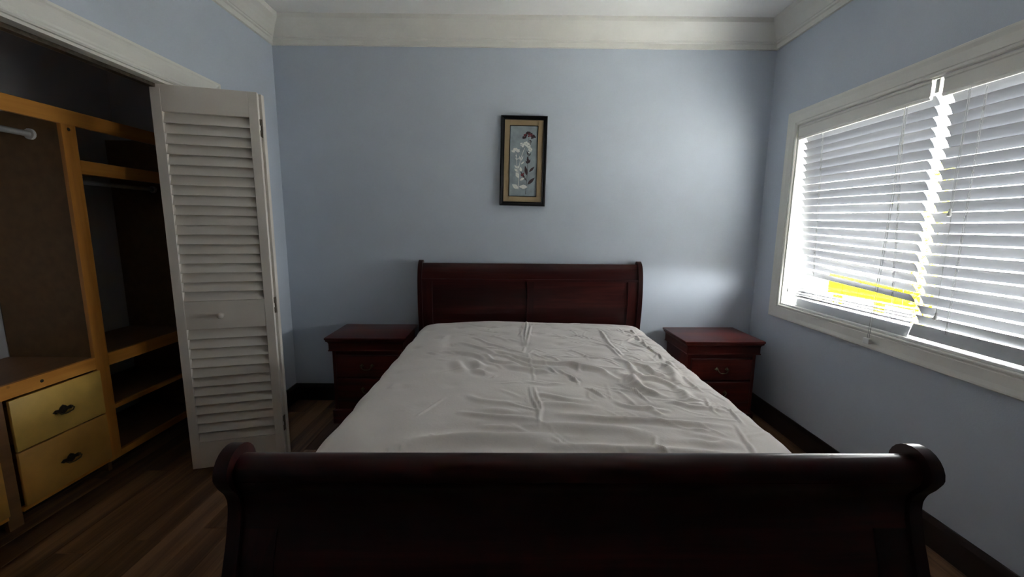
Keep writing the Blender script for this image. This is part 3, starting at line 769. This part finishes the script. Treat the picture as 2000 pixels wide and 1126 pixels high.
def blob(bm, u, v, r, yy, n=7):
    P = [A(u+1.35*r*(0.7+0.5*random.random())*math.cos(6.283*i/n), v+1.35*r*(0.7+0.5*random.random())*math.sin(6.283*i/n)) for i in range(n)]
    bm.faces.new([bm.verts.new((p[0], yy, p[1])) for p in P])
yy = -0.0094
bb = B()   # dark plant
stem(bb, [(172, 690), (178, 560), (183, 480), (186, 380), (192, 250), (190, 120)], 4, yy)
for l in ((182, 500, 160, 398, 17), (200, 462, 255, 405, 13), (188, 590, 262, 515, 17), (178, 555, 110, 450, 9), (186, 380, 162, 345, 8), (190, 375, 180, 300, 12), (194, 375, 210, 330, 9), (190, 300, 170, 245, 6), (194, 300, 215, 270, 6)): leaf(bb, *l, yy-0.0001*l[4]/20)
for i in range(46):
    a = random.uniform(math.pi*0.95, math.pi*2.05); r = random.uniform(30, 62); blob(bb, 188+r*math.cos(a)*1.0, 118+r*math.sin(a)*0.95, random.uniform(4, 9), yy-0.0003-0.00001*i)
for i in range(10): blob(bb, 200+random.uniform(-12, 18), 160+random.uniform(-20, 25), 4, yy-0.0003-0.00001*i)
obj('dark_flower', bb, M_leafd, pr)
bb = B()
for i in range(16):
    blob(bb, 188+random.uniform(-48, 40), 92+random.uniform(-14, 14), random.uniform(4, 8), yy-0.0010-0.00001*i)
for l in ((120, 480, 140, 512, 12), (132, 500, 150, 470, 8)): leaf(bb, *l, yy-0.0011)
tag(obj('maroon_petals', bb, M_red, pr), kind='stuff')
bb = B()   # pale plants
stem(bb, [(95, 640), (100, 520), (98, 420), (112, 330), (150, 220)], 5, yy-0.0005); stem(bb, [(92, 520), (78, 420), (66, 280)], 4, yy-0.0005)
for l in ((97, 632, 32, 592, 22), (190, 615, 102, 612, 22), (98, 525, 68, 465, 19), (88, 462, 50, 430, 12), (120, 460, 112, 410, 14), (108, 550, 160, 520, 12), (76, 425, 52, 395, 9), (86, 430, 92, 396, 8), (118, 385, 150, 355, 8),
          (112, 350, 98, 300, 7), (118, 350, 138, 300, 7), (78, 345, 60, 320, 6), (80, 340, 92, 318, 6), (72, 310, 62, 290, 6)): leaf(bb, *l, yy-0.0007-0.00001*l[4])
for i in range(34):
    a = random.uniform(math.pi*1.0, math.pi*2.0); r = random.uniform(12, 44); blob(bb, 62+r*math.cos(a), 262+r*math.sin(a)*0.85, random.uniform(3.5, 8), yy-0.0008-0.00001*i)
for i in range(60):
    a = random.uniform(math.pi*1.0, math.pi*2.05); r = random.uniform(25, 68); blob(bb, 160+r*math.cos(a), 210+r*math.sin(a)*0.8+max(0, math.cos(a))*30, random.uniform(4, 8), yy-0.0012-0.00001*i)
for i in range(12): blob(bb, 200+random.uniform(-8, 16), 225+random.uniform(-25, 40), 5, yy-0.0013-0.00001*i)
obj('pale_flower', bb, M_leafw, pr)

# ---------------------------------------------------------------- bifold closet door
door = empty('door_1', (0, 0, 0)); door['kind'] = 'structure'
def leaf_panel(name, P0, P1, th, side):
    """louvred leaf from P0 to P1 (front face line), thickness th towards the back; local x along, y back"""
    d = Vector((P1[0]-P0[0], P1[1]-P0[1])); L = d.length
    g = obj(name, frame_bm(L, th), M_door, door)
    g.location = (P0[0], P0[1], 0.018); g.rotation_euler = (0, 0, math.atan2(d.y, d.x))
    lm = None
    for (z0, z1, n) in ((0.148, 0.768, 12), (0.918, 1.838, 19)):
        p = (z1-z0)/n
        for i in range(n):
            zc = z0+p*(i+0.5)
            if lm is None:
                bb = B()
                # louver section: front edge low, tilted back, rounded edges (y back, z up)
                ang = R(66); Wd = 0.056; T = 0.0065; pts = []
                for a in range(180, -1, -30): pts.append((Wd/2 - T/2 + T/2*math.sin(R(a)), T/2*math.cos(R(a))))
                for a in range(0, 181, 30): pts.append((-Wd/2 + T/2 - T/2*math.sin(R(a)), T/2*math.cos(R(a))))
                Q = [(u*math.cos(ang)-v*math.sin(ang), u*math.sin(ang)+v*math.cos(ang)) for u, v in pts]
                prism(bb, Q, 0.0, L-0.085+0.004, 'x')
                lo = obj('louver', bb, M_door, g, smooth=True, angle=50); lm = lo.data
            else:
                lo = bpy.data.objects.new('louver', lm); COL.objects.link(lo); lo.parent = g
            lo.location = (0.0405, th/2, zc)
    return g, L
def frame_bm(L, th):
    f = B(); H = 1.962; s = 0.0425
    box(f, 0, s, 0, th, 0, H, 0.0015); box(f, L-s, L, 0, th, 0, H, 0.0015)
    for z0, z1 in ((0, 0.146), (0.770, 0.916), (1.840, H)): box(f, s-0.001, L-s+0.001, 0.0005, th-0.0005, z0, z1, 0.0012)
    return f
g1, L1 = leaf_panel('door_leaf', (-1.708, 2.044), (-1.276, 2.166), 0.028, 1)
bb = B(); Mx = Matrix.Translation((0.207, 0.0, 0.842)) @ Matrix.Rotation(R(90), 4, 'X')
lathe(bb, [(0, 0), (0.010, 0), (0.008, 0.004), (0.006, 0.010), (0.010, 0.016), (0.0155, 0.022), (0.0165, 0.028), (0.013, 0.033), (0, 0.036)], 20, Mx)
obj('knob', bb, M_door, g1, smooth=True, angle=60)
g2, L2 = leaf_panel('door_leaf', (-1.708, 2.155), (-1.274, 2.200), 0.028, 1)
for z in (1.795, 0.88, 0.20):
    bb = B()
    for dz, s in ((0.026, 1), (-0.026, 1)): box(bb, L1-0.012, L1+0.003, 0.028, 0.032, z+dz-0.016, z+dz+0.016, 0.001)
    box(bb, L1-0.002, L1+0.004, 0.014, 0.030, z+0.012, z+0.042); box(bb, L1-0.002, L1+0.004, 0.014, 0.030, z-0.042, z-0.012)
    box(bb, L1+0.000, L1+0.0045, 0.026, 0.046, z-0.020, z+0.020)
    tube(bb, [(L1+0.004, 0.030, z-0.044), (L1+0.004, 0.030, z+0.044)], 0.0035, 8)
    obj('hinge', bb, M_hinge, g1)

# ---------------------------------------------------------------- closet built-in
unit = empty('closet_organizer', (0, 0, 0))
tag(unit, 'built-in orange pine closet shelving with drawers and hanging bays', 'closet shelving')
UX = -2.15; UB = CX+0.004     # face plane, back
def ub(name, x0, x1, y0, y1, z0, z1, mat, bev=0.001, par=None):
    bb = B(); box(bb, x0, x1, y0, y1, z0, z1, bev); return obj(name, bb, mat, par or unit)
ub('top_rail', UX-0.02, UX, 0.50, 2.745, 1.797, 1.868, M_pine[1])
ub('post', UX-0.02, UX+0.0005, 2.047, 2.115, 0.055, 1.797, M_pine[2])
ub('post', UX-0.030, UX-0.010, 1.600, 1.654, 0.0, 0.578, M_shelf)['label'] = 'post between drawer stacks, shade put into its dark brown colour'  # recessed post; the shadow it stands in is painted as dark wood
ub('post', UX-0.02, UX+0.0005, 0.50, 0.57, 0.0, 1.797, M_pine[2])
ub('post', UX-0.02, UX+0.0005, 2.68, 2.745, 0.0, 1.797, M_pine[2])
ub('counter_rail', UX-0.02, UX, 0.57, 2.047, 0.578, 0.640, M_pine[1])
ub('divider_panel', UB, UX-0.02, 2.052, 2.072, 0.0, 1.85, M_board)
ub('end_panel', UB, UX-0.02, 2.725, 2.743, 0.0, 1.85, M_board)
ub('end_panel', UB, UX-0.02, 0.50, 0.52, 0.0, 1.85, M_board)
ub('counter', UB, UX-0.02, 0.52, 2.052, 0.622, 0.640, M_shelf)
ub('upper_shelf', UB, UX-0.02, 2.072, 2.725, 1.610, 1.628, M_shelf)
ub('shelf_rail', UX-0.02, UX, 2.115, 2.68, 1.570, 1.637, M_pine[1])
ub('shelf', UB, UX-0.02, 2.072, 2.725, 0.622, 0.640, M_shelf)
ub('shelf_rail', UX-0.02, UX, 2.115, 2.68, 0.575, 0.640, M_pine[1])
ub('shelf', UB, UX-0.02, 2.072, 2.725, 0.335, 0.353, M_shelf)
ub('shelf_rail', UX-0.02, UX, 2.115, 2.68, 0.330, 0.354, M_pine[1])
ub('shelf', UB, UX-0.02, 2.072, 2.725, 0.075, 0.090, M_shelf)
ub('bottom_rail', UX-0.02, UX, 2.115, 2.68, 0.055, 0.092, M_pine[1])
ub('bottom_rail', UX-0.02, UX-0.002, 1.654, 2.047, 0.058, 0.078, M_pine[1])
ub('bottom_rail', UX-0.02, UX-0.002, 0.57, 1.600, 0.058, 0.078, M_pine[1])
ub('toe_board', UX-0.10, UX-0.08, 0.57, 2.68, 0.0, 0.058, M_base)
def plate_pull(par, x, y, z):
    # worn backplate with pointed ends and bail, faces +x
    bb = B(); P = [(-0.046, 0), (-0.034, 0.009), (-0.018, 0.007), (-0.012, 0.016), (0, 0.024), (0.012, 0.016), (0.018, 0.007), (0.034, 0.009), (0.046, 0), (0.034, -0.009), (0.018, -0.007), (0.012, -0.014), (0, -0.020), (-0.012, -0.014), (-0.018, -0.007), (-0.034, -0.009)]
    prism(bb, [(y+a, z+c) for a, c in P], x, x+0.003, 'x'); obj('back_plate', bb, M_darkmetal, par)
    bb = B(); tube(bb, [(x+0.003, y-0.034, z), (x+0.018, y-0.034, z-0.002), (x+0.020, y-0.026, z-0.012), (x+0.020, y, z-0.016), (x+0.020, y+0.026, z-0.012), (x+0.018, y+0.034, z-0.002), (x+0.003, y+0.034, z)], 0.003, 8); obj('bail', bb, M_brass, par, smooth=True)
def cl_drawer(y0, y1, z0, z1, mat, nm='drawer'):
    bb = B(); box(bb, UX-0.001, UX+0.014, y0, y1, z0, z1, 0.004, 2); box(bb, UB+0.05, UX-0.0015, y0+0.03, y1-0.03, z0+0.02, z1-0.04)
    d = obj(nm, bb, mat, unit, smooth=True, angle=30); plate_pull(d, UX+0.014, (y0+y1)/2, (z0+z1)/2-0.008); return d
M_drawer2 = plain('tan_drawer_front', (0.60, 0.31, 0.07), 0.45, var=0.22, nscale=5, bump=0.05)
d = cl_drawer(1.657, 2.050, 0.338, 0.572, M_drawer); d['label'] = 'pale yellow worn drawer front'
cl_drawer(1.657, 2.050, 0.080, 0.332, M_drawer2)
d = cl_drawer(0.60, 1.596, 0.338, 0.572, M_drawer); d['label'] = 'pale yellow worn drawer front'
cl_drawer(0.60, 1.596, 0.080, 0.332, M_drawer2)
def rod(y0, y1, x, z, r=0.014):
    bb = B(); tube(bb, [(x, y0, z), (x, y1, z)], r, 14); o = obj('hanging_rod', bb, M_chrome, unit, smooth=True, angle=50)
    for y, s in ((y0, 1), (y1, -1)):
        bb = B(); tube(bb, [(x, y, z), (x, y+s*0.012, z)], r*1.8, 14); obj('rod_socket', bb, M_vinyl, o, smooth=True, angle=50)
rod(0.521, 2.051, -2.30, 1.745); rod(2.073, 2.724, -2.32, 1.545, 0.012)
for (z, y) in ((1.775, 2.081), (0.61, 1.80)):
    bb = B(); lathe(bb, [(0, 0.0012), (0.007, 0.0010), (0.008, 0)], 10, Matrix.Translation((UX+0.0005, y, z)) @ Matrix.Rotation(R(90), 4, 'Y')); o = obj('nail_hole', bb, M_darkmetal, unit)
